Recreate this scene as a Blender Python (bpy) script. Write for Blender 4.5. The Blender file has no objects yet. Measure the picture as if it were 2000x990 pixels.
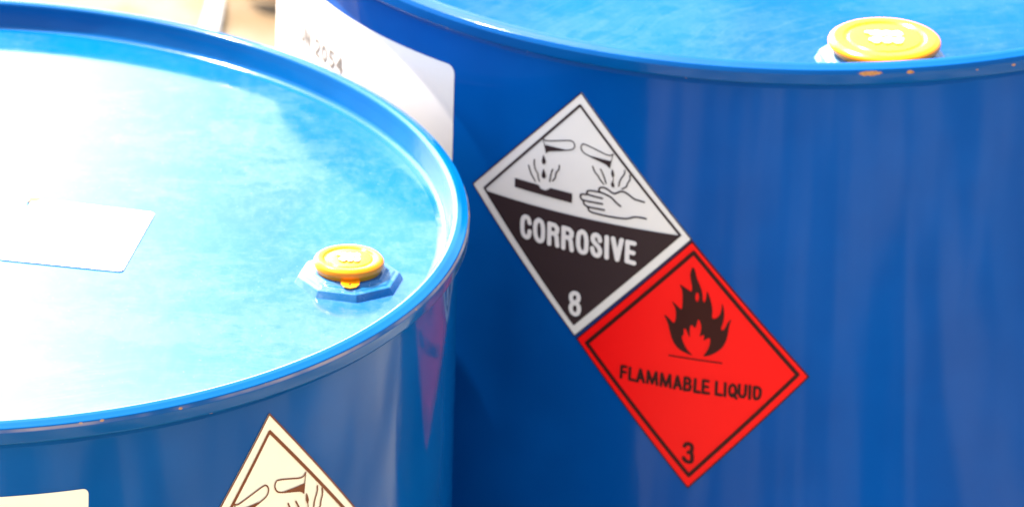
import bpy, bmesh, math, random
import numpy as np
from mathutils import Matrix, Vector

# ---------------------------------------------------------------- camera
scene = bpy.context.scene
C = scene.collection
PITCH, ROLL, CAM_Z = 0.4114, 0.0278, 0.88 + 1.7208
cam_data = bpy.data.cameras.new("camera")
cam = bpy.data.objects.new("camera", cam_data)
C.objects.link(cam)
fwd = Vector((0, math.cos(PITCH), -math.sin(PITCH)))
up0 = Vector((0, math.sin(PITCH), math.cos(PITCH)))
rt0 = Vector((1, 0, 0))
rt = rt0 * math.cos(ROLL) + up0 * math.sin(ROLL)
up = up0 * math.cos(ROLL) - rt0 * math.sin(ROLL)
cam.matrix_world = Matrix(((rt.x, up.x, -fwd.x, 0), (rt.y, up.y, -fwd.y, 0), (rt.z, up.z, -fwd.z, CAM_Z), (0, 0, 0, 1)))
cam_data.sensor_width = 36.0
cam_data.lens = 288.0
cam_data.clip_start = 0.05
cam_data.clip_end = 2000.0
cam_data.dof.use_dof = True
cam_data.dof.focus_distance = 4.10
cam_data.dof.aperture_fstop = 19.0
scene.camera = cam

# ---------------------------------------------------------------- sky and sun
SUN_AZ_X, SUN_AZ_Y, SUN_EL = -0.83, 0.56, math.radians(58)
SKY_STRENGTH, SUN_STRENGTH, EXPOSURE = 0.115, 4.2, 2.20
ADDED_GLARE = 3.2
az = math.atan2(SUN_AZ_X, SUN_AZ_Y)          # clockwise from +Y when negated
world = bpy.data.worlds.new("World")
scene.world = world
world.use_nodes = True
nt = world.node_tree
nt.nodes.clear()
sky = nt.nodes.new("ShaderNodeTexSky")
sky.sky_type = 'NISHITA'
sky.sun_disc = False
sky.sun_elevation = SUN_EL
sky.sun_rotation = az
sky.dust_density = 5.0
sky.ozone_density = 0.6
bg = nt.nodes.new("ShaderNodeBackground")
bg.inputs['Strength'].default_value = SKY_STRENGTH
wo = nt.nodes.new("ShaderNodeOutputWorld")
# added white patch low in the sky, unseen, for the glare on the lid
tc = nt.nodes.new("ShaderNodeTexCoord")
sep = nt.nodes.new("ShaderNodeSeparateXYZ")
nt.links.new(tc.outputs['Generated'], sep.inputs[0])
def wmath(op, a, b=None):
    n = nt.nodes.new("ShaderNodeMath"); n.operation = op
    for i, v in enumerate((a, b)):
        if v is None: continue
        if isinstance(v, (int, float)): n.inputs[i].default_value = v
        else: nt.links.new(v, n.inputs[i])
    return n.outputs[0]
def wramp(v, a, b, c=0.0, d=1.0):
    n = nt.nodes.new("ShaderNodeMapRange"); n.interpolation_type = 'SMOOTHSTEP'
    nt.links.new(v, n.inputs['Value'])
    for k, x in zip(('From Min', 'From Max', 'To Min', 'To Max'), (a, b, c, d)): n.inputs[k].default_value = x
    return n.outputs['Result']
wn = nt.nodes.new("ShaderNodeTexNoise"); wn.inputs['Scale'].default_value = 7.0; wn.inputs['Detail'].default_value = 5.0
nt.links.new(tc.outputs['Generated'], wn.inputs['Vector'])
azim = wmath('ARCTAN2', sep.outputs['X'], sep.outputs['Y'])
edge = wmath('ADD', azim, wmath('MULTIPLY', wmath('SUBTRACT', wn.outputs['Fac'], 0.5), 0.03))
m_right = wramp(edge, -0.078, -0.014, 1, 0)
m_left = wramp(edge, -0.95, -0.75, 0, 1)
m_top = wramp(sep.outputs['Z'], 0.45, 0.75, 1, 0)
m_low = wramp(sep.outputs['Z'], 0.0, 0.05, 0, 1)
cl = wmath('MULTIPLY', wmath('MULTIPLY', m_right, m_left), wmath('MULTIPLY', m_top, m_low))
mix = nt.nodes.new("ShaderNodeMix"); mix.data_type = 'RGBA'
nt.links.new(cl, mix.inputs[0])
nt.links.new(sky.outputs[0], mix.inputs[6])
mix.inputs[7].default_value = (ADDED_GLARE / SKY_STRENGTH, ADDED_GLARE / SKY_STRENGTH, ADDED_GLARE / SKY_STRENGTH * 1.02, 1)
nt.links.new(mix.outputs[2], bg.inputs['Color'])
nt.links.new(bg.outputs[0], wo.inputs['Surface'])

sd = bpy.data.lights.new("sun", 'SUN')
sd.energy = SUN_STRENGTH
sd.angle = math.radians(0.53)
sd.color = (1.0, 0.95, 0.87)
sun = bpy.data.objects.new("sun", sd)
C.objects.link(sun)
sdir = Vector((SUN_AZ_X, SUN_AZ_Y, 0)).normalized() * math.cos(SUN_EL) + Vector((0, 0, math.sin(SUN_EL)))
sun.rotation_euler = sdir.to_track_quat('Z', 'Y').to_euler()

scene.view_settings.view_transform = 'Standard'
scene.view_settings.look = 'None'
scene.view_settings.exposure = EXPOSURE
scene.view_settings.gamma = 1.0
scene.view_settings.use_curve_mapping = False

# ---------------------------------------------------------------- helpers
def link(name, mesh, mats, parent=None):
    o = bpy.data.objects.new(name, mesh)
    C.objects.link(o)
    for m in (mats if isinstance(mats, (list, tuple)) else [mats]): mesh.materials.append(m)
    if parent is not None: o.parent = parent
    return o
def mesh_from(name, verts, faces, smooth=True):
    me = bpy.data.meshes.new(name)
    me.from_pydata([tuple(v) for v in verts], [], faces)
    me.validate()
    if smooth: me.polygons.foreach_set('use_smooth', [True] * len(me.polygons))
    me.update()
    return me
def tag(o, label=None, cat=None, group=None, kind=None):
    for k, v in (('label', label), ('category', cat), ('group', group), ('kind', kind)):
        if v: o[k] = v
    return o
def fillet(pts, n=5):
    """round the corners of an (r, z, radius) profile"""
    out = []
    for i, (r, z, rad) in enumerate(pts):
        p = Vector((r, z))
        if rad <= 0 or i in (0, len(pts) - 1): out.append(p); continue
        a = Vector(pts[i - 1][:2]) - p; b = Vector(pts[i + 1][:2]) - p
        ang = a.angle(b); d = min(rad / math.tan(ang / 2), a.length * .48, b.length * .48)
        rr = d * math.tan(ang / 2)
        a.normalize(); b.normalize()
        c = p + (a + b).normalized() * (rr / math.sin(ang / 2))
        s = p + a * d - c; e = p + b * d - c
        t0 = math.atan2(s.y, s.x); dt = math.atan2(e.y, e.x) - t0
        while dt > math.pi: dt -= 2 * math.pi
        while dt < -math.pi: dt += 2 * math.pi
        for k in range(n + 1):
            t = t0 + dt * k / n
            out.append(c + Vector((math.cos(t), math.sin(t))) * rr)
    return [(q.x, q.y) for q in out]
def lathe(name, prof, seg, mats, parent=None, loc=(0, 0, 0)):
    vs, fs = [], []
    n = len(prof)
    ax = [i for i, (r, z) in enumerate(prof) if r < 1e-6]
    for k in range(seg):
        a = 2 * math.pi * k / seg
        for r, z in prof: vs.append((r * math.cos(a), r * math.sin(a), z))
    for k in range(seg):
        k2 = (k + 1) % seg
        for i in range(n - 1):
            q = [k * n + i, k2 * n + i, k2 * n + i + 1, k * n + i + 1]
            if prof[i][0] < 1e-6: q = [q[0], q[2], q[3]]
            elif prof[i + 1][0] < 1e-6: q = [q[0], q[1], q[2]]
            fs.append(q)
    me = mesh_from(name, vs, fs)
    if ax:
        bm = bmesh.new(); bm.from_mesh(me); bmesh.ops.remove_doubles(bm, verts=bm.verts, dist=1e-7); bm.to_mesh(me); bm.free()
    o = link(name, me, mats, parent); o.location = loc
    return o

# ---- flat artwork: signed distance fields cut out as meshes, in millimetres
def sd_poly(P, X, Y):
    P = np.array(P, float); d = np.full(X.shape, 1e9); ins = np.zeros(X.shape, bool)
    for (x0, y0), (x1, y1) in zip(P, np.roll(P, -1, 0)):
        ex, ey = x1 - x0, y1 - y0; L = ex * ex + ey * ey + 1e-12
        t = np.clip(((X - x0) * ex + (Y - y0) * ey) / L, 0, 1)
        d = np.minimum(d, (X - x0 - t * ex) ** 2 + (Y - y0 - t * ey) ** 2)
        if y0 != y1:
            c = ((y0 <= Y) != (y1 <= Y)) & (X < x0 + (Y - y0) * ex / (y1 - y0))
            ins ^= c
    d = np.sqrt(d)
    return np.where(ins, -d, d)
def sd_stroke(w, P, X, Y):
    d = np.full(X.shape, 1e9)
    for (x0, y0), (x1, y1) in zip(P[:-1], P[1:]):
        ex, ey = x1 - x0, y1 - y0; L = ex * ex + ey * ey + 1e-12
        t = np.clip(((X - x0) * ex + (Y - y0) * ey) / L, 0, 1)
        d = np.minimum(d, (X - x0 - t * ex) ** 2 + (Y - y0 - t * ey) ** 2)
    return np.sqrt(d) - w / 2
def smooth_line(P, it=2, closed=False):
    P = [np.array(p, float) for p in P]
    for _ in range(it):
        Q = [] if closed else [P[0]]
        n = len(P)
        for i in range(n if closed else n - 1):
            a, b = P[i], P[(i + 1) % n]
            Q += [a * .75 + b * .25, a * .25 + b * .75]
        if not closed: Q.append(P[-1])
        P = Q
    return [tuple(p) for p in P]
def cut(name, field, box, cell, place, mat, parent, thick=0.0):
    """marching squares over box (x0, y0, x1, y1); keeps field < 0; place(x, y) gives the 3D point"""
    x0, y0, x1, y1 = box
    nx = int(math.ceil((x1 - x0) / cell)); ny = int(math.ceil((y1 - y0) / cell))
    xs = x0 + np.arange(nx + 1) * cell; ys = y0 + np.arange(ny + 1) * cell
    X, Y = np.meshgrid(xs, ys)
    Fv = field(X, Y)
    Fv = np.where(np.abs(Fv) < 1e-4 * cell, 1e-4 * cell, Fv)
    verts, faces, idx = [], [], {}
    def vid(key, x, y):
        if key not in idx: idx[key] = len(verts); verts.append((x, y))
        return idx[key]
    neg = Fv < 0
    act = neg[:-1, :-1] | neg[1:, :-1] | neg[:-1, 1:] | neg[1:, 1:]
    for j, i in zip(*np.nonzero(act)):
        cs = [(j, i), (j, i + 1), (j + 1, i + 1), (j + 1, i)]
        poly = []
        for k in range(4):
            a, b = cs[k], cs[(k + 1) % 4]
            fa, fb = Fv[a], Fv[b]
            if fa < 0: poly.append(vid(a, xs[a[1]], ys[a[0]]))
            if (fa < 0) != (fb < 0):
                t = fa / (fa - fb)
                key = (a, b) if a < b else (b, a)
                poly.append(vid(key, xs[a[1]] + t * (xs[b[1]] - xs[a[1]]), ys[a[0]] + t * (ys[b[0]] - ys[a[0]])))
        if len(poly) >= 3: faces.append(poly)
    me = mesh_from(name, [place(x, y) for x, y in verts], faces)
    return link(name, me, mat, parent)
def u(*fs):
    def f(X, Y):
        d = fs[0](X, Y)
        for g in fs[1:]: d = np.minimum(d, g(X, Y))
        return d
    return f
def poly_f(P): return lambda X, Y: sd_poly(P, X, Y)
def stroke_f(w, P): return lambda X, Y: sd_stroke(w, P, X, Y)
def bounds(P, pad=1.0):
    P = np.array(P); return (P[:, 0].min() - pad, P[:, 1].min() - pad, P[:, 0].max() + pad, P[:, 1].max() + pad)

# ---- materials
def material(name, base, rough=0.5, spec=0.5, metallic=0.0):
    m = bpy.data.materials.new(name); m.use_nodes = True
    b = m.node_tree.nodes['Principled BSDF']
    b.inputs['Base Color'].default_value = (*base, 1); b.inputs['Roughness'].default_value = rough
    b.inputs['Specular IOR Level'].default_value = spec; b.inputs['Metallic'].default_value = metallic
    return m
class N:
    def __init__(s, m): s.t = m.node_tree; s.b = s.t.nodes['Principled BSDF']
    def new(s, typ, **kw):
        n = s.t.nodes.new(typ)
        for k, v in kw.items(): setattr(n, k, v)
        return n
    def put(s, sock, v):
        if isinstance(v, bpy.types.NodeSocket): s.t.links.new(v, sock)
        elif isinstance(v, (tuple, list)) and len(v) == 3 and sock.type == 'RGBA': sock.default_value = (*v, 1)
        else: sock.default_value = v
    def coord(s, scale=(1, 1, 1), off=(0, 0, 0)):
        tcn = s.new('ShaderNodeTexCoord'); mp = s.new('ShaderNodeMapping')
        mp.inputs['Scale'].default_value = scale; mp.inputs['Location'].default_value = off
        s.t.links.new(tcn.outputs['Object'], mp.inputs['Vector']); return mp.outputs['Vector']
    def noise(s, vec, scale, detail=4, rough=0.55, dist=0.0):
        n = s.new('ShaderNodeTexNoise'); s.put(n.inputs['Vector'], vec)
        n.inputs['Scale'].default_value = scale; n.inputs['Detail'].default_value = detail
        n.inputs['Roughness'].default_value = rough; n.inputs['Distortion'].default_value = dist
        return n.outputs['Fac']
    def math(s, op, a, b=0.0):
        n = s.new('ShaderNodeMath', operation=op); s.put(n.inputs[0], a); s.put(n.inputs[1], b); return n.outputs[0]
    def ramp(s, v, a, b, c=0.0, d=1.0):
        n = s.new('ShaderNodeMapRange', interpolation_type='SMOOTHSTEP'); s.put(n.inputs['Value'], v)
        for k, x in zip(('From Min', 'From Max', 'To Min', 'To Max'), (a, b, c, d)): n.inputs[k].default_value = x
        return n.outputs['Result']
    def mix(s, f, a, b):
        n = s.new('ShaderNodeMix', data_type='RGBA'); s.put(n.inputs[0], f); s.put(n.inputs[6], a); s.put(n.inputs[7], b); return n.outputs[2]
    def bump(s, h, strength, dist):
        n = s.new('ShaderNodeBump'); n.inputs['Strength'].default_value = strength; n.inputs['Distance'].default_value = dist
        s.put(n.inputs['Height'], h); s.put(s.b.inputs['Normal'], n.outputs[0])

BLUE = (0.0005, 0.056, 0.32)
def paint(name, rough=0.10, spots=(), dust=0.0, wave=0.0, seed=0.0, spec=0.5, painted_glint=None, hue=1.0, tone=1.0):
    """glossy blue drum enamel; spots = rusty chips (x, y, z, radius) in the part's own space"""
    m = material(name, BLUE, rough, spec); k = N(m)
    v = k.coord((1, .5 if dust else 1, 1), (seed, seed * 1.7, seed * .3))
    col = k.mix(k.ramp(k.noise(v, 9, 3), .35, .65), (0.0004, 0.047 * hue * tone, 0.205 * tone), (0.0006, 0.057 * hue * tone, 0.240 * tone))
    ro = rough
    if dust > 0:
        fine = k.ramp(k.noise(v, 150, 7, .72), .36, .78)
        grit = k.ramp(k.noise(v, 310, 4, .7), .55, .80)
        cloud = k.ramp(k.noise(v, 7, 5, .6), .34, .66)
        patch = k.ramp(k.noise(k.coord((1, 1.5, 1), (seed, 2, 0)), 13, 9, .74), .47, .57)
        # faint arcs left by a rag wiped round the lid
        raw = k.coord(); sp = k.new('ShaderNodeSeparateXYZ'); k.put(sp.inputs[0], raw)
        ox = k.math('SUBTRACT', sp.outputs['X'], .16); oy = k.math('ADD', sp.outputs['Y'], .36)
        rad = k.math('SQRT', k.math('ADD', k.math('MULTIPLY', ox, ox), k.math('MULTIPLY', oy, oy)))
        cx = k.new('ShaderNodeCombineXYZ'); k.put(cx.inputs[0], k.math('ADD', rad, k.math('MULTIPLY', k.noise(raw, 12, 3), .03))); k.put(cx.inputs[1], k.math('MULTIPLY', k.math('ARCTAN2', ox, oy), .012))
        arcs = k.math('MULTIPLY', k.ramp(k.noise(cx.outputs[0], 210, 3, .6), .46, .66), k.ramp(k.math('ADD', sp.outputs['Y'], k.math('MULTIPLY', k.noise(raw, 9, 3), .16)), -.06, -.10, 0, 1))
        specks = k.ramp(k.noise(v, 420, 2, .5), .70, .76)
        d = k.math('MULTIPLY', fine, k.math('ADD', k.math('MULTIPLY', cloud, .40), .10))
        d = k.math('ADD', d, k.math('MULTIPLY', patch, k.math('ADD', k.math('MULTIPLY', grit, .30), .26)))
        d = k.math('ADD', d, k.math('ADD', k.math('MULTIPLY', arcs, .22), k.math('MULTIPLY', specks, .6)))
        d = k.math('ADD', d, k.math('MULTIPLY', cloud, .20))
        d = k.math('MULTIPLY', k.math('MINIMUM', d, 1.0), dust)
        col = k.mix(d, col, (0.34, 0.42, 0.46))
        r = k.new('ShaderNodeMapRange'); k.put(r.inputs['Value'], d)
        for q, x in zip(('From Min', 'From Max', 'To Min', 'To Max'), (0, .6, rough, .35)): r.inputs[q].default_value = x
        ro = r.outputs['Result']
    if spots:
        raw = k.coord(); nz = k.noise(raw, 330, 4, .7)
        tot = None
        for (x, y, z, rad, sx) in spots:
            vm = k.new('ShaderNodeVectorMath', operation='SUBTRACT'); k.put(vm.inputs[0], raw); vm.inputs[1].default_value = (x, y, z)
            v2 = k.new('ShaderNodeVectorMath', operation='MULTIPLY'); k.put(v2.inputs[0], vm.outputs[0]); v2.inputs[1].default_value = (1 / sx, 1, 2.2)
            ln = k.new('ShaderNodeVectorMath', operation='LENGTH'); k.put(ln.inputs[0], v2.outputs[0])
            s1 = k.ramp(k.math('ADD', k.math('DIVIDE', ln.outputs['Value'], rad), k.math('MULTIPLY', k.math('SUBTRACT', nz, .5), 1.6)), .75, 1.05, 1, 0)
            tot = s1 if tot is None else k.math('MAXIMUM', tot, s1)
        rust = k.mix(k.noise(raw, 900, 2), (0.22, 0.06, 0.012), (0.62, 0.30, 0.10))
        col = k.mix(tot, col, rust)
    if painted_glint is not None:      # pale highlight line painted along the outer edge of the seam
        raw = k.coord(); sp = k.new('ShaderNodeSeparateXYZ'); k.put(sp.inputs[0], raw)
        band = k.math('MULTIPLY', k.ramp(sp.outputs['Z'], painted_glint - .0062, painted_glint - .0054, 0, 1), k.ramp(sp.outputs['Z'], painted_glint - .0046, painted_glint - .0042, 1, 0))
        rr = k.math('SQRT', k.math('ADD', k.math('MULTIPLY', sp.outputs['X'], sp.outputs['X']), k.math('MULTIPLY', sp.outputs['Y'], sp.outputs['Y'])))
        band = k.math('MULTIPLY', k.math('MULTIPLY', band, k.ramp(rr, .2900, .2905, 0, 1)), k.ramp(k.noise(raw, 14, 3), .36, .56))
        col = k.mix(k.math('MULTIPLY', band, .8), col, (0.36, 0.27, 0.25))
    k.put(k.b.inputs['Base Color'], col); k.put(k.b.inputs['Roughness'], ro)
    if name.startswith('blue_enamel_rim'): k.bump(k.noise(k.coord(), 38, 3, .5), .25, .0012)
    if wave > 0: k.bump(k.noise(k.coord((1, 1, .12), (seed, 0, 0)), 5, 1, .4), wave, .01)
    return m
def printed(name, base, rough=0.45, var=0.06):
    m = material(name, base, rough, 0.10 if 'ink' in name else 0.35); k = N(m)
    n = k.noise(k.coord(), 55, 5, .6)
    k.put(k.b.inputs['Base Color'], k.mix(n, tuple(c * (1 - var) for c in base), tuple(min(.95, c * (1 + var)) for c in base)))
    if 'film' in name: k.bump(k.noise(k.coord((1, 1, .6)), 26, 3, .5), .12, .002)
    return m

# label artwork, millimetres about each label's centre
CORR={'sheet': [(0.21,73.22),(-66.86,3.42),(0.78,-72.31),(65.87,-4.33)],'frame': [(-0.24,65.29),(-58.44,2.96),(-0.07,-64.75),(59.0,-2.33)],'polys': [[(-20.42,38.06),(-14.34,37.79),(-7.83,37.67),(-17.78,34.95),(-19.04,34.43),(-19.67,33.55)],[(-21.36,32.05),(-20.17,29.76),(-19.61,28.16),(-20.08,26.73),(-20.83,26.27),(-21.7,26.37),(-22.25,27.58),(-21.95,29.61)],[(-21.01,23.92),(-19.81,21.23),(-19.25,19.63),(-19.82,18.27),(-20.57,17.96),(-21.6,18.12),(-22.15,19.24),(-21.84,21.03)],[(-38.68,14.15),(-23.77,13.45),(-22.42,11.53),(-19.6,11.08),(-17.84,11.95),(-16.36,13.26),(-3.18,12.65),(-3.3,6.96),(-38.67,8.81)],[(6.41,37.0),(13.23,36.3),(18.9,35.89),(18.11,32.18),(16.84,33.06),(14.38,34.13)],[(19.57,31.7),(20.56,29.55),(21.04,27.7),(20.44,26.33),(19.74,26.66),(19.1,28.2),(19.26,29.89)],[(20.06,24.78),(21.1,22.47),(21.35,21.4),(20.74,20.47),(19.77,20.7),(19.08,22.13),(19.32,23.0)]],'strokes': [(0.67,[(-21.96,41.55),(-20.9,40.5),(-18.46,40.59),(-5.53,43.72),(-3.54,43.28),(-2.39,41.2),(-3.16,39.09),(-5.35,37.87),(-17.78,34.95),(-19.03,34.33),(-19.66,33.31)]),(0.48,[(-21.96,41.55),(-19.66,33.31)]),(0.67,[(19.84,40.18),(18.54,38.97),(15.84,39.12),(9.82,41.2),(3.21,43.13),(1.84,43.03),(0.8,40.91),(1.98,38.38),(4.5,37.08),(14.93,34.0),(16.84,33.06),(18.12,31.79)]),(0.48,[(19.84,40.18),(18.12,31.79)]),(0.45,[(20.27,26.75),(20.41,24.01)]),(0.82,[(-30.28,23.54),(-28.86,19.44),(-27.49,17.29),(-25.88,15.19)]),(0.82,[(-26.78,27.79),(-26.95,24.8),(-25.82,21.61),(-24.22,20.0),(-24.15,17.55),(-23.32,15.77)]),(0.82,[(-15.44,24.39),(-16.45,21.22),(-16.98,16.92)]),(0.82,[(-11.51,27.68),(-11.44,25.24),(-13.62,22.57),(-13.3,20.42),(-15.23,17.55)]),(0.79,[(8.24,30.99),(9.72,27.4),(11.66,26.09),(12.54,24.03),(15.05,21.55)]),(0.79,[(12.89,30.17),(14.9,26.38),(16.38,22.22)]),(0.79,[(26.78,31.66),(26.86,29.47),(24.31,25.75),(23.64,21.78)]),(0.79,[(29.78,29.37),(30.13,26.67),(28.36,23.91),(28.42,22.26),(25.55,20.43)]),(1.0,[(12.78,16.34),(12.18,18.17),(13.49,19.62),(16.47,19.47),(19.22,17.73),(21.4,16.71),(24.53,18.89),(26.93,19.1),(29.9,17.52),(32.61,15.45),(35.26,15.18),(38.44,14.53)]),(1.0,[(12.77,16.61),(16.05,15.81),(19.86,14.52),(22.08,12.12),(25.08,10.13)]),(1.0,[(12.78,16.5),(6.24,16.42),(5.08,14.93),(5.78,13.68),(14.51,13.05)]),(1.0,[(5.23,13.57),(2.21,13.55),(1.43,12.02),(2.31,10.25),(3.7,9.85),(14.62,9.74)]),(1.0,[(3.7,9.85),(3.48,8.25),(4.61,7.09),(6.28,6.46),(15.81,6.35)]),(1.0,[(6.28,6.46),(6.61,4.69),(8.29,3.61),(17.0,2.96),(27.18,2.99),(30.35,3.76),(33.47,5.34),(39.8,4.99)])],'panel': [(-58.06,1.83),(58.44,-2.55),(-0.07,-64.75)],'letters': [(2.64,[(-28.46,-10.29),(-29.18,-7.44),(-31.32,-6.94),(-32.97,-8.74),(-33.03,-13.99),(-32.48,-17.89),(-30.31,-19.39),(-28.65,-18.19),(-28.31,-15.29)]),(2.64,[(-22.67,-7.15),(-24.52,-8.37),(-25.04,-12.11),(-24.69,-16.46),(-23.36,-19.18),(-21.88,-19.65),(-20.24,-18.67),(-19.93,-15.38),(-20.06,-10.98),(-20.99,-7.77),(-22.67,-7.15)]),(2.64,[(-16.07,-19.76),(-16.22,-7.92),(-12.92,-8.21),(-11.45,-9.71),(-11.58,-11.95),(-12.77,-13.21),(-16.06,-13.11)]),(2.64,[(-12.77,-13.21),(-11.7,-14.79),(-11.13,-19.9)]),(2.64,[(-7.45,-20.33),(-7.61,-8.5),(-4.17,-8.8),(-2.71,-10.31),(-2.84,-12.55),(-4.21,-13.83),(-7.25,-13.65)]),(2.64,[(-4.21,-13.83),(-3.16,-15.43),(-2.39,-20.7)]),(2.64,[(3.44,-8.5),(1.68,-9.64),(1.2,-13.35),(1.33,-17.75),(2.62,-20.52),(4.42,-20.97),(5.99,-20.07),(6.2,-16.81),(6.06,-12.42),(5.05,-9.19),(3.44,-8.5)]),(2.64,[(14.02,-12.16),(13.56,-9.83),(11.56,-8.79),(10.02,-9.87),(9.7,-12.14),(10.93,-13.92),(13.36,-15.89),(14.41,-18.11),(13.89,-20.42),(12.35,-21.5),(10.35,-20.26),(9.66,-17.37)]),(2.64,[(17.92,-9.26),(18.14,-21.28)]),(2.64,[(21.54,-9.45),(24.25,-21.45)]),(2.64,[(26.46,-9.64),(24.25,-21.45)]),(2.64,[(33.7,-10.52),(29.86,-10.11),(29.84,-21.55),(33.89,-22.13)]),(2.64,[(29.85,-15.73),(33.31,-16.2)])],'number': [(2.48,[(0.09,-45.94),(-1.58,-46.81),(-2.13,-49.26),(-1.29,-51.26),(0.43,-51.7),(2.09,-50.59),(2.79,-48.27),(1.95,-46.1),(0.09,-45.94)]),(2.48,[(0.27,-51.73),(-1.54,-53.03),(-2.09,-55.48),(-1.24,-57.8),(0.8,-58.85),(2.62,-57.64),(3.14,-54.74),(2.14,-52.29),(0.27,-51.73)])]}
FLAM={'sheet': [(-1.4,73.67),(-65.57,5.55),(1.18,-75.21),(65.79,-4.01)],'frame': [(-0.31,66.77),(-59.13,4.04),(1.47,-67.05),(59.27,-2.81)],'flame': [(-0.51,58.84),(0.97,55.94),(1.74,51.94),(3.97,47.39),(5.24,43.43),(5.51,39.37),(6.52,37.29),(7.39,39.55),(7.6,42.29),(7.82,45.03),(9.19,41.75),(10.61,37.11),(11.25,33.08),(10.91,28.61),(13.1,28.46),(15.52,31.04),(16.32,34.86),(16.18,38.6),(17.23,35.61),(17.83,30.88),(17.23,26.74),(16.13,22.56),(17.1,21.61),(18.6,23.43),(19.73,26.93),(21.95,29.28),(20.71,25.64),(20.26,20.82),(19.5,15.98),(17.46,11.72),(14.43,8.74),(10.75,6.37),(6.7,5.32),(8.8,8.25),(10.41,12.51),(10.7,16.64),(9.43,17.07),(6.69,14.56),(7.34,17.7),(6.55,18.65),(4.42,16.74),(5.5,21.63),(5.06,25.35),(3.58,27.93),(2.88,24.79),(2.04,21.63),(-0.26,24.33),(-1.09,20.97),(-0.58,15.21),(-2.98,20.76),(-4.27,21.65),(-4.12,17.22),(-5.49,16.38),(-3.93,11.76),(-1.26,7.6),(1.66,5.37),(-2.49,6.44),(-7.0,8.68),(-10.32,13.08),(-12.11,19.03),(-13.23,23.67),(-15.95,28.8),(-12.68,26.47),(-9.71,23.08),(-8.76,26.95),(-9.05,31.69),(-10.09,34.3),(-11.78,37.16),(-8.51,34.48),(-5.76,31.73),(-5.38,35.52),(-5.57,40.95),(-6.0,44.31),(-7.69,47.52),(-3.82,45.23),(-0.59,42.99),(-0.39,46.28),(-1.5,50.92),(-1.93,54.28)],'hole': [(3.58,40.69),(3.52,39.44),(3.26,38.42),(2.85,37.82),(2.37,37.78),(1.93,38.28),(1.6,39.25),(1.45,40.47),(1.51,41.72),(1.77,42.74),(2.18,43.34),(2.65,43.38),(3.1,42.87),(3.43,41.91)],'ground': [(0.91,[(-11.93,4.12),(17.48,2.27)])],'letters': [(1.61,[(-38.6,-12.96),(-38.36,-6.2),(-35.9,-6.19)]),(1.61,[(-38.39,-9.56),(-36.11,-9.53)]),(1.61,[(-33.62,-6.4),(-33.71,-13.38),(-30.07,-13.68)]),(1.61,[(-29.16,-13.88),(-27.59,-6.69),(-25.55,-13.83)]),(1.61,[(-28.55,-11.63),(-26.07,-11.74)]),(1.61,[(-23.52,-13.87),(-23.21,-7.02),(-20.82,-13.88),(-18.72,-7.12),(-18.12,-14.38)]),(1.61,[(-15.88,-14.56),(-15.58,-7.42),(-13.11,-14.55),(-10.98,-7.71),(-10.52,-14.94)]),(1.61,[(-8.29,-15.25),(-6.76,-8.02),(-4.65,-15.31)]),(1.61,[(-7.56,-13.15),(-5.25,-13.27)]),(1.61,[(-2.73,-15.72),(-2.54,-8.27),(-0.55,-8.44),(0.38,-9.87),(-0.22,-11.61),(-2.43,-11.71)]),(1.61,[(-0.22,-11.61),(0.72,-13.19),(0.13,-15.41),(-2.73,-15.72)]),(1.61,[(3.2,-8.62),(3.02,-16.08),(5.8,-16.23)]),(1.61,[(10.38,-9.14),(7.61,-8.91),(7.56,-16.35),(10.82,-16.44)]),(1.61,[(7.65,-12.51),(10.16,-12.66)]),(1.61,[(14.95,-9.23),(14.9,-16.67),(17.98,-16.9)]),(1.61,[(19.77,-9.67),(19.87,-17.14)]),(1.61,[(23.85,-10.14),(22.45,-11.29),(22.12,-14.19),(22.78,-16.78),(24.12,-17.41),(25.52,-16.46),(25.86,-13.7),(25.19,-10.87),(23.85,-10.14)]),(1.61,[(24.28,-15.96),(26.11,-18.24)]),(1.61,[(27.56,-10.0),(27.53,-15.27),(28.47,-17.13),(30.01,-17.28),(31.03,-15.54),(31.14,-10.26)]),(1.61,[(33.33,-10.38),(33.43,-17.91)]),(1.61,[(35.87,-10.97),(35.78,-17.93),(37.88,-18.07),(39.12,-16.33),(39.34,-12.73),(38.27,-11.1),(35.87,-10.97)])],'number': [(2.12,[(-1.47,-49.44),(-0.61,-48.08),(0.94,-47.77),(2.52,-48.59),(2.9,-50.54),(2.52,-52.28),(0.86,-53.16)]),(2.12,[(2.55,-53.12),(3.01,-55.06),(3.14,-57.32),(2.62,-58.79),(0.81,-59.03),(-1.04,-58.18),(-1.67,-56.69)])]}

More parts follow.
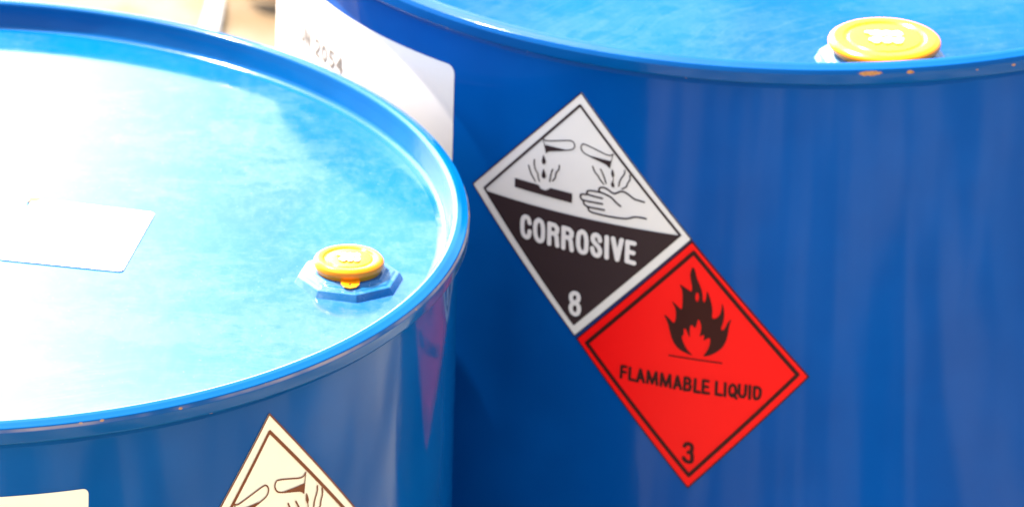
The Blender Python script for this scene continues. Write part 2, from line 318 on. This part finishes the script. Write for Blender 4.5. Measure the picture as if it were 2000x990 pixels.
R_BODY = 0.286
SEG = 420
def make_drum(name, x, y, height, depth, label, lid_mat, body_mat, rim_mat, group):
    root = bpy.data.objects.new(name, None); C.objects.link(root)
    root.location = (x, y, 0); root.empty_display_size = .3
    tag(root, label, 'drum', group)
    H = height
    # side wall with its two rolling hoops and the foot chime
    hoop = lambda z: [(R_BODY, z + .022, .01), (R_BODY + .008, z + .009, .008), (R_BODY + .008, z - .009, .008), (R_BODY, z - .022, .01)]
    prof = fillet([(R_BODY - .0010, H - .0100, 0), (R_BODY - .0010, H - .0140, .001), (R_BODY, H - .0170, .002)] + hoop(H - .335) + hoop(H - .60)
                  + [(R_BODY, .022, .003), (R_BODY + .0055, .016, .003), (R_BODY + .0055, .002, .003), (R_BODY - .002, 0.0, 0)], 4)
    lathe('body', prof, SEG, body_mat, root)
    # double seam: inner wall, rolled top bead, step and flat outer band
    prof = fillet([(.2740, H - depth, 0), (.2798, H - depth + .0002, .0035), (.2818, H - .0075, .003), (.2826, H - .0027, .0018), (.2850, H - .0018, .002), (.2874, H - .0023, .0025), (.2893, H - .0032, .0013),
                   (.2908, H - .0038, .0012), (.2918, H - .0062, .0008), (.2918, H - .0122, .0016), (.2890, H - .0134, .0012), (.2848, H - .0130, 0)], 6)
    lathe('rim', prof, SEG, rim_mat, root)
    prof = [(r, H - depth + d) for r, d in ((0.0, .0012), (.06, .0011), (.12, .0008), (.18, .0004), (.23, .0001), (.262, -.0001), (.2745, .00005))]
    lathe('lid', prof, SEG, lid_mat, root)
    return root

def make_bung(root, ax, ay, zl, r_flange, r_cap, turn, cap_h, mats, tab=True):
    """octagonal flange pressed into the lid, with a crimped yellow cap seal on it"""
    paint_m, yellow, emblem_m = mats
    bm = bmesh.new()
    n = 8
    h1, h2 = .0048 * r_flange / .0285 * .8, .0085 * r_flange / .0285 * .75
    rings = []
    for r, z in ((r_flange, -.0004), (r_flange * .93, h1 * .9), (r_flange * .91, h1), (r_flange * .86, h1 * 1.02), (r_flange * .82, h1 * 1.25), (r_flange * .74, h1 * 1.35), (r_flange * .69, h2)):
        rings.append([bm.verts.new((r * math.cos(turn + 2 * math.pi * i / n), r * math.sin(turn + 2 * math.pi * i / n), z)) for i in range(n)])
    for a, b in zip(rings[:-1], rings[1:]):
        for i in range(n): bm.faces.new((a[i], a[(i + 1) % n], b[(i + 1) % n], b[i]))
    bm.faces.new(rings[-1])
    bmesh.ops.recalc_face_normals(bm, faces=bm.faces)
    bmesh.ops.bevel(bm, geom=[e for e in bm.edges if not e.is_boundary], offset=r_flange * .035, segments=3, affect='EDGES', profile=.5, clamp_overlap=True)
    me = bpy.data.meshes.new('bung_flange'); bm.to_mesh(me); bm.free()
    me.polygons.foreach_set('use_smooth', [True] * len(me.polygons))
    fl = link('bung_flange', me, paint_m, root); fl.location = (ax, ay, zl)
    me.set_sharp_from_angle(angle=math.radians(40))
    zt = h2
    k = r_cap / .019
    prof = fillet([(r_cap * .80, zt - .002, 0), (r_cap * .90, zt - .0005, .0006), (r_cap * .955, zt + .0016, .001), (r_cap, zt + cap_h * .45, .0016 * k), (r_cap * .985, zt + cap_h * .78, .0016 * k),
                   (r_cap * .90, zt + cap_h, .0012 * k), (r_cap * .74, zt + cap_h * .985, .0006), (r_cap * .70, zt + cap_h * .86, .0005), (r_cap * .66, zt + cap_h * .86, .0005), (r_cap * .63, zt + cap_h * .94, .0005),
                   (r_cap * .3, zt + cap_h * .95, 0), (0.0, zt + cap_h * .95, 0)], 4)
    cap = lathe('sealing_cap', prof, 96, yellow, root, (ax, ay, zl))
    # raised lettering in two rows on the top, coloured off-white
    s = r_cap * 1000
    rows = []
    for i, cx in enumerate((-.20, -.02, .16)):
        rows.append(stroke_f(.13 * s, [(cx * s, .10 * s), (cx * s + .06 * s, .20 * s), (cx * s + .10 * s, .11 * s)]))
    for i, cx in enumerate((-.17, .02, .21)):
        rows.append(stroke_f(.15 * s, [(cx * s - .04 * s, -.16 * s), (cx * s + .05 * s, -.10 * s), (cx * s + .02 * s, -.24 * s)]))
    rows.append(stroke_f(.10 * s, [(-.30 * s, .18 * s), (.26 * s, .16 * s)]))
    ztop = zt + cap_h * .95 + .0004
    em = cut('embossed_lettering', u(*rows), (-.6 * s, -.6 * s, .6 * s, .6 * s), .02 * s, lambda px, py: (px / 1000, py / 1000, ztop), emblem_m, cap)
    sm = em.modifiers.new('thickness', 'SOLIDIFY'); sm.thickness = .0004; sm.offset = 1
    if tab:
        a = -math.pi / 2 + math.atan2(.0015, .02)
        tx, ty = r_cap * .96 * math.cos(a), r_cap * .96 * math.sin(a)
        rt_ = r_cap * .27
        P = [(-rt_ * .95, .004), (-rt_, 0), (-rt_ * .92, -rt_ * .5), (-rt_ * .6, -rt_ * .9), (0, -rt_ * 1.1), (rt_ * .6, -rt_ * .9), (rt_ * .92, -rt_ * .5), (rt_, 0), (rt_ * .95, .004)]
        hole = [(-.0009, -rt_ * .62), (.0009, -rt_ * .62), (0, -rt_ * .25)]
        f = lambda X, Y: np.maximum(sd_poly([(p[0] * 1000, p[1] * 1000) for p in P], X, Y), -sd_poly([(p[0] * 1000, p[1] * 1000) for p in hole], X, Y))
        tb = cut('pull_tab', f, (-rt_ * 1200, -rt_ * 1300, rt_ * 1200, 5), .25, lambda px, py: (tx + px / 1000, ty + py / 1000, zt + .0012 + py / 1000 * .28), yellow, cap)
        sm = tb.modifiers.new('thickness', 'SOLIDIFY'); sm.thickness = .0008
    return cap

def on_drum(height, off):
    """millimetres (along the girth from the front, up from the rim) -> point on the drum's side"""
    r = R_BODY + off
    return lambda x, y: (r * math.sin(x / 286.4), -r * math.cos(x / 286.4), height + y / 1000)

def corrosive_label(root, height, M, mats, lab=None):
    """M: affine rows ((a, b), (c, d), (tx, ty)) taking label mm to girth mm"""
    sheet_m, ink_m, white_m = mats
    def T(P): return [(p[0] * M[0][0] + p[1] * M[1][0] + M[2][0], p[0] * M[0][1] + p[1] * M[1][1] + M[2][1]) for p in P]
    sc = math.sqrt(abs(M[0][0] * M[1][1] - M[0][1] * M[1][0]))
    S = T(CORR['sheet']); box = bounds(S)
    sheet = cut('hazard_label', lambda X, Y: sd_poly(S, X, Y), box, .7, on_drum(height, .0003), sheet_m, root)
    if lab: sheet['label'] = lab
    Fr = T(CORR['frame'])
    def border(X, Y):
        d = sd_poly(S, X, Y); g = np.abs(sd_poly(Fr, X, Y)) - .72 * sc
        return np.minimum(np.maximum(d, -(d + .7 * sc)), g)
    cut('printed_border', border, box, .45, on_drum(height, .0006), ink_m, sheet)
    P = T(CORR['panel'])
    cut('black_panel', lambda X, Y: sd_poly(P, X, Y), bounds(P), .6, on_drum(height, .0007), ink_m, sheet)
    fs, pts = [], []
    for q in CORR['polys']: q = smooth_line(T(q), 1, True) if len(q) > 8 and len(q) != 9 else T(q); fs.append(poly_f(q)); pts += q
    for w, q in CORR['strokes']: q = smooth_line(T(q)); fs.append(stroke_f(w * sc, q)); pts += q
    cut('acid_pictogram', u(*fs), bounds(pts, 2), .38 if sc > 1.05 else .33, on_drum(height, .0007), ink_m, sheet)
    for nm in ('letters', 'number'):
        fs, pts = [], []
        for w, q in CORR[nm]: q = T(q); q = smooth_line(q, 2) if len(q) >= 9 else q; fs.append(stroke_f(w * sc, q)); pts += q
        cut('class_number' if nm == 'number' else 'lettering', u(*fs), bounds(pts, 3), .33, on_drum(height, .0010), white_m, sheet)
    return sheet

def flammable_label(root, height, tx, ty, mats):
    red_m, ink_m = mats
    T = lambda P: [(p[0] + tx, p[1] + ty) for p in P]
    S = T(FLAM['sheet']); box = bounds(S); Fr = T(FLAM['frame'])
    sheet = cut('hazard_label', lambda X, Y: sd_poly(S, X, Y), box, .7, on_drum(height, .0005), red_m, root)
    sheet['label'] = 'red diamond label printed flammable liquid with a black flame and the number 3'
    def border(X, Y):
        d = sd_poly(S, X, Y); return np.minimum(np.maximum(d, -(d + .8)), np.abs(sd_poly(Fr, X, Y)) - 1.1)
    cut('printed_border', border, box, .45, on_drum(height, .0008), ink_m, sheet)
    fl = smooth_line(T(FLAM['flame']), 1, True); ho = T(FLAM['hole'])
    gw, gq = FLAM['ground'][0]; gq = T(gq)
    cut('flame_pictogram', lambda X, Y: np.minimum(np.maximum(sd_poly(fl, X, Y), -sd_poly(ho, X, Y)), sd_stroke(gw * .7, gq, X, Y)), bounds(fl + gq, 2), .33, on_drum(height, .0009), ink_m, sheet)
    for nm in ('letters', 'number'):
        fs, pts = [], []
        for w, q in FLAM[nm]: q = T(q); q = smooth_line(q, 2) if len(q) >= 7 else q; fs.append(stroke_f(w, q)); pts += q
        cut('class_number' if nm == 'number' else 'lettering', u(*fs), bounds(pts, 2), .33, on_drum(height, .0009), ink_m, sheet)
    return sheet

def rounded_rect(x0, y0, x1, y1, r):
    cx, cy, hx, hy = (x0 + x1) / 2, (y0 + y1) / 2, (x1 - x0) / 2 - r, (y1 - y0) / 2 - r
    def f(X, Y):
        qx = np.abs(X - cx) - hx; qy = np.abs(Y - cy) - hy
        return np.hypot(np.maximum(qx, 0), np.maximum(qy, 0)) + np.minimum(np.maximum(qx, qy), 0) - r
    return f

# ---------------------------------------------------------------- ground
gm = material('pale_sandy_concrete', (0.5, 0.42, 0.3), 0.9, 0.2); k = N(gm)
gv = k.coord()
big = k.ramp(k.noise(k.coord((1, .28, 1), (.4, 0, 0)), 4.2, 3, .5), .42, .58)
big = k.math('MAXIMUM', k.math('MULTIPLY', big, k.ramp(k.noise(gv, 1.1, 3), .35, .6, .35, 1)), k.ramp(k.noise(gv, 2.1, 4), .55, .62, 0, .8))
col = k.mix(big, (0.13, 0.118, 0.088), (0.50, 0.455, 0.32))
gs = k.new('ShaderNodeSeparateXYZ'); k.put(gs.inputs[0], gv)
# added dark ground strip, unseen itself, for a dark reflection on the far drum
refl_strip = k.math('ADD', k.math('ADD', k.math('MULTIPLY', gs.outputs['X'], .94), k.math('MULTIPLY', gs.outputs['Y'], .34)), k.math('MULTIPLY', k.math('SUBTRACT', k.noise(gv, 9, 4), .5), .05))
refl_strip = k.math('ABSOLUTE', k.math('SUBTRACT', refl_strip, 1.82))
refl_strip = k.math('MULTIPLY', k.ramp(refl_strip, .15, .18, 1, 0), k.ramp(gs.outputs['Y'], 2.12, 2.16, 0, 1))
col = k.mix(k.math('MULTIPLY', refl_strip, k.ramp(k.noise(gv, 8, 3), .3, .6, .75, 1)), col, (0.035, 0.033, 0.032))
col = k.mix(k.math('MULTIPLY', k.ramp(k.noise(gv, 160, 3), .55, .8), .5), col, (0.2, 0.15, 0.1))
gs = k.new('ShaderNodeSeparateXYZ'); k.put(gs.inputs[0], gv)
soil_edge = k.math('ADD', gs.outputs['Y'], k.math('MULTIPLY', k.math('SUBTRACT', k.noise(gv, 3, 4), .5), .5))
soil = k.mix(k.ramp(k.noise(gv, 22, 3, .5), .40, .62), (0.165, 0.138, 0.098), (0.145, 0.112, 0.066))
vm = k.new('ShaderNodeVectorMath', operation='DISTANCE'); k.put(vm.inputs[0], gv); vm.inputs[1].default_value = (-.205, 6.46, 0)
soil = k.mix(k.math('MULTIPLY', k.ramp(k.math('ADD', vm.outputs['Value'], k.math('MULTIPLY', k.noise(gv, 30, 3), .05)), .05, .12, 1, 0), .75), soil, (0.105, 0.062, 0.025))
col = k.mix(k.ramp(soil_edge, 5.3, 5.6), col, soil)
k.put(k.b.inputs['Base Color'], col)
k.bump(k.noise(gv, 60, 5, .65), .35, .01)
me = mesh_from('ground', [(-300, -300, 0), (300, -300, 0), (300, 600, 0), (-300, 600, 0)], [(0, 1, 2, 3)], False)
tag(link('ground', me, gm), kind='structure')

# ---------------------------------------------------------------- drums
NEAR, FAR = (-.3147, 4.0002), (.1468, 4.3836)
H_NEAR, H_FAR = .88, .9315
random.seed(4)
def chips(h, n, a0, a1):
    out = []
    for _ in range(n):
        a = random.uniform(a0, a1); zz = random.choice((.0045, .0055, .0125, .0130, .008))
        out.append((.2915 * math.sin(a), -.2915 * math.cos(a), h - zz, random.uniform(.0006, .0014), 1))
    return out
GROUP = 'blue steel drums standing side by side'
near = make_drum('steel_drum', *NEAR, H_NEAR, .0170, 'blue steel drum in front, blank white sticker and small yellow cap on its lid',
                 paint('blue_enamel_lid', 0.09, (), .14, 0, 3.1, .2, None, 1.36), paint('blue_enamel_side', .07, (), 0, .05, 1.3, .085, None, 1.25),
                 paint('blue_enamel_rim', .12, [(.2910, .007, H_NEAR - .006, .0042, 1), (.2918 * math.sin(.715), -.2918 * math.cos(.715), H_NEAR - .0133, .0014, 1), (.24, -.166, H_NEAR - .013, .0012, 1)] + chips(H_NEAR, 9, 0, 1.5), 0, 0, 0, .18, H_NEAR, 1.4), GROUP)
far = make_drum('steel_drum', *FAR, H_FAR, .0230, 'blue steel drum behind, with corrosive and red flammable liquid labels on it',
                paint('blue_enamel_lid_dull', .09, (), .08, 0, 7.7, .02, None, 1.08), paint('blue_enamel_side_far', .07, (), 0, .05, 5.9, .085, None, 1.0, 1.22),
                paint('blue_enamel_rim_chipped', .12, [(.044, -.2885, H_FAR - .0058, .0030, 2.4), (.066, -.2842, H_FAR - .0060, .0022, 1)] + chips(H_FAR, 6, -.7, .5), 0, 0, 2, .15, None, 1.2), GROUP)

yellow = material('yellow_cap_enamel', (0.84, 0.225, 0.001), .22, .3); k = N(yellow)
k.put(k.b.inputs['Base Color'], k.mix(k.noise(k.coord(), 160, 4), (0.80, 0.21, 0.001), (0.86, 0.24, 0.002)))
emblem = printed('off_white_emboss', (0.62, 0.56, 0.38), .4)
flange_p = paint('blue_enamel_flange', .16, (), .55, 0, 4, .5, None, 1.8)
make_bung(near, .2292, -.0590, H_NEAR - .01695, .0292, .0187, math.radians(10), .0070, (flange_p, yellow, emblem))
make_bung(far, 0.0535, -.2325, H_FAR - .0225, .0385, .0312, math.radians(-10), .0072, (flange_p, yellow, emblem))

white_s = printed('white_label_film', (0.72, 0.665, 0.615), .42, .02)
cream_s = printed('yellowed_label_film', (0.84, 0.735, 0.53), .45, .04)
black_i = printed('black_ink', (0.036, 0.021, 0.022), .5, .1)
brown_i = printed('faded_brown_ink', (0.18, 0.05, 0.018), .5, .15)
white_i = printed('white_lettering', (0.70, 0.645, 0.61), .45, .02)
red_s = printed('red_label_film', (0.85, 0.003, 0.003), .42, .02); red_s.node_tree.nodes['Principled BSDF'].inputs['Specular IOR Level'].default_value = .12
ink_r = printed('black_ink_on_red', (0.035, 0.006, 0.005), .5, .1)
corrosive_label(far, H_FAR, ((1, 0), (0, 1), (-114.74, -104.58)), (white_s, black_i, white_i), 'white and black diamond label printed corrosive with the number 8')
flammable_label(far, H_FAR, -47.45, -183.18, (red_s, ink_r))
corrosive_label(near, H_NEAR, ((1.154, .122), (-.106, 1.327), (219.855, -121.578)), (cream_s, brown_i, cream_s), 'yellowed diamond label with brown printed acid pictogram')

# plain paper labels
pl = cut('paper_label', rounded_rect(-30, -190, 107.2, -43.5, 3), (-32, -192, 109, -42), 1.0, on_drum(H_NEAR, .0003), cream_s, near)
pl['label'] = 'blank cream paper label on the side'
wl = cut('paper_label', rounded_rect(-520, -260, -196.3, -35.5, 5), (-522, -262, -194, -34), 1.2, on_drum(H_FAR, .0003), white_s, far)
wl['label'] = 'large white paper label with a faint printed number'
faint = printed('faint_grey_ink', (0.20, 0.17, 0.145), .5)
LET = {'U': [[(0, 1), (0, .25), (.25, 0), (.5, .25), (.5, 1)]], 'N': [[(0, 0), (0, 1), (.5, 0), (.5, 1)]], ' ': [],
       '2': [[(0, .8), (.1, .97), (.38, .97), (.5, .75), (.42, .5), (0, .02), (.52, .02)]],
       '0': [[(.25, 1), (.05, .8), (0, .5), (.05, .2), (.25, 0), (.45, .2), (.5, .5), (.45, .8), (.25, 1)]],
       '5': [[(.48, 1), (.08, 1), (.03, .55), (.3, .62), (.5, .4), (.42, .1), (.2, 0), (0, .14)]],
       '4': [[(.4, 0), (.4, 1), (0, .32), (.54, .32)]]}
fs, pts, px = [], [], -350.0
for ch in 'UN 2054':
    for st in LET[ch]:
        q = [(px + a * 11.0, -72.0 + b * 9.0) for a, b in st]
        fs.append(stroke_f(1.8, q)); pts += q
    px += 9.2 if ch != ' ' else 5.0
cut('lettering', u(*fs), bounds(pts, 2), .4, on_drum(H_FAR, .0006), faint, wl)

# blank sticker on the near lid
Q = [(57.5, 35.7), (123.1, 20.9), (109.9, -58.3), (44.5, -47.4)]
def sticker(X, Y):
    q = np.array(Q); c = q.mean(0); inner = c + (q - c) * .93
    return sd_poly(inner, X, Y) - 2.6
lid_z = lambda px, py: H_NEAR - .0170 + float(np.interp(math.hypot(px, py) / 1000, (0, .06, .12, .18, .23), (.0012, .0011, .0008, .0004, .0001)))
paper_s = printed('white_paper_sticker', (0.90, 0.87, 0.80), .6, .01)
st = cut('lid_sticker', sticker, bounds(Q, 4), .8, lambda px, py: (px / 1000, py / 1000, lid_z(px, py) + .0002), paper_s, near)
st['label'] = 'blank white paper sticker on the lid'
sm = st.modifiers.new('thickness', 'SOLIDIFY'); sm.thickness = .0005; sm.offset = 1
tan = printed('tan_paper_back', (0.12, 0.085, 0.045), .7)
fold = [(55.8, 36.2), (62.5, 35.2), (60, 31.5), (54.2, 29.0)]
fc = cut('folded_corner', poly_f(fold), bounds(fold, 1), .4, lambda px, py: (px / 1000, py / 1000, lid_z(px, py) + .0009), tan, st)
sm = fc.modifiers.new('thickness', 'SOLIDIFY'); sm.thickness = .0003

# litter on the soil behind the drums
lm = material('dry_leaf_brown', (0.055, 0.026, 0.010), .8, .2); k = N(lm)
k.put(k.b.inputs['Base Color'], k.mix(k.noise(k.coord(), 120, 4), (0.035, 0.016, 0.007), (0.085, 0.040, 0.014)))
vs, fs_ = [], []
for i in range(13):
    t = i / 12; w = .013 * math.sin(math.pi * min(1, t * 1.02 + .02)) ** .8 + .0006
    for s in (-1, -.5, 0, .5, 1):
        vs.append(((t - .5) * .05, s * w, .004 + .006 * s * s + .005 * math.sin(3 * t)))
for i in range(12):
    for j in range(4): fs_.append((i * 5 + j, i * 5 + 5 + j, i * 5 + 6 + j, i * 5 + 1 + j))
lf = link('dry_leaf', mesh_from('dry_leaf', vs, fs_), lm); lf.location = (-.210, 6.468, .001); lf.rotation_euler = (.1, 0, -.55)
sm = lf.modifiers.new('thickness', 'SOLIDIFY'); sm.thickness = .0006
tag(lf, 'blurred dark brown dry leaf on the sandy ground behind the drums', 'leaf')
wp = printed('white_paper_scrap', (0.34, 0.33, 0.31), .7)
vs, fs_ = [], []
for i in range(9):
    t = i / 8
    for j in range(4):
        s = j / 3 - .5
        vs.append((s * (.017 - .006 * t) + .004 * math.sin(2 * t), (t - .5) * .11, .002 + .004 * math.sin(3.1 * t) + .003 * s))
for i in range(8):
    for j in range(3): fs_.append((i * 4 + j, i * 4 + j + 1, i * 4 + j + 5, i * 4 + j + 4))
ps = link('paper_scrap', mesh_from('paper_scrap', vs, fs_), wp); ps.location = (-.262, 6.43, .002)
sm = ps.modifiers.new('thickness', 'SOLIDIFY'); sm.thickness = .0004
tag(ps, 'blurred white strip of paper lying on the sandy ground behind the drums', 'paper scrap')
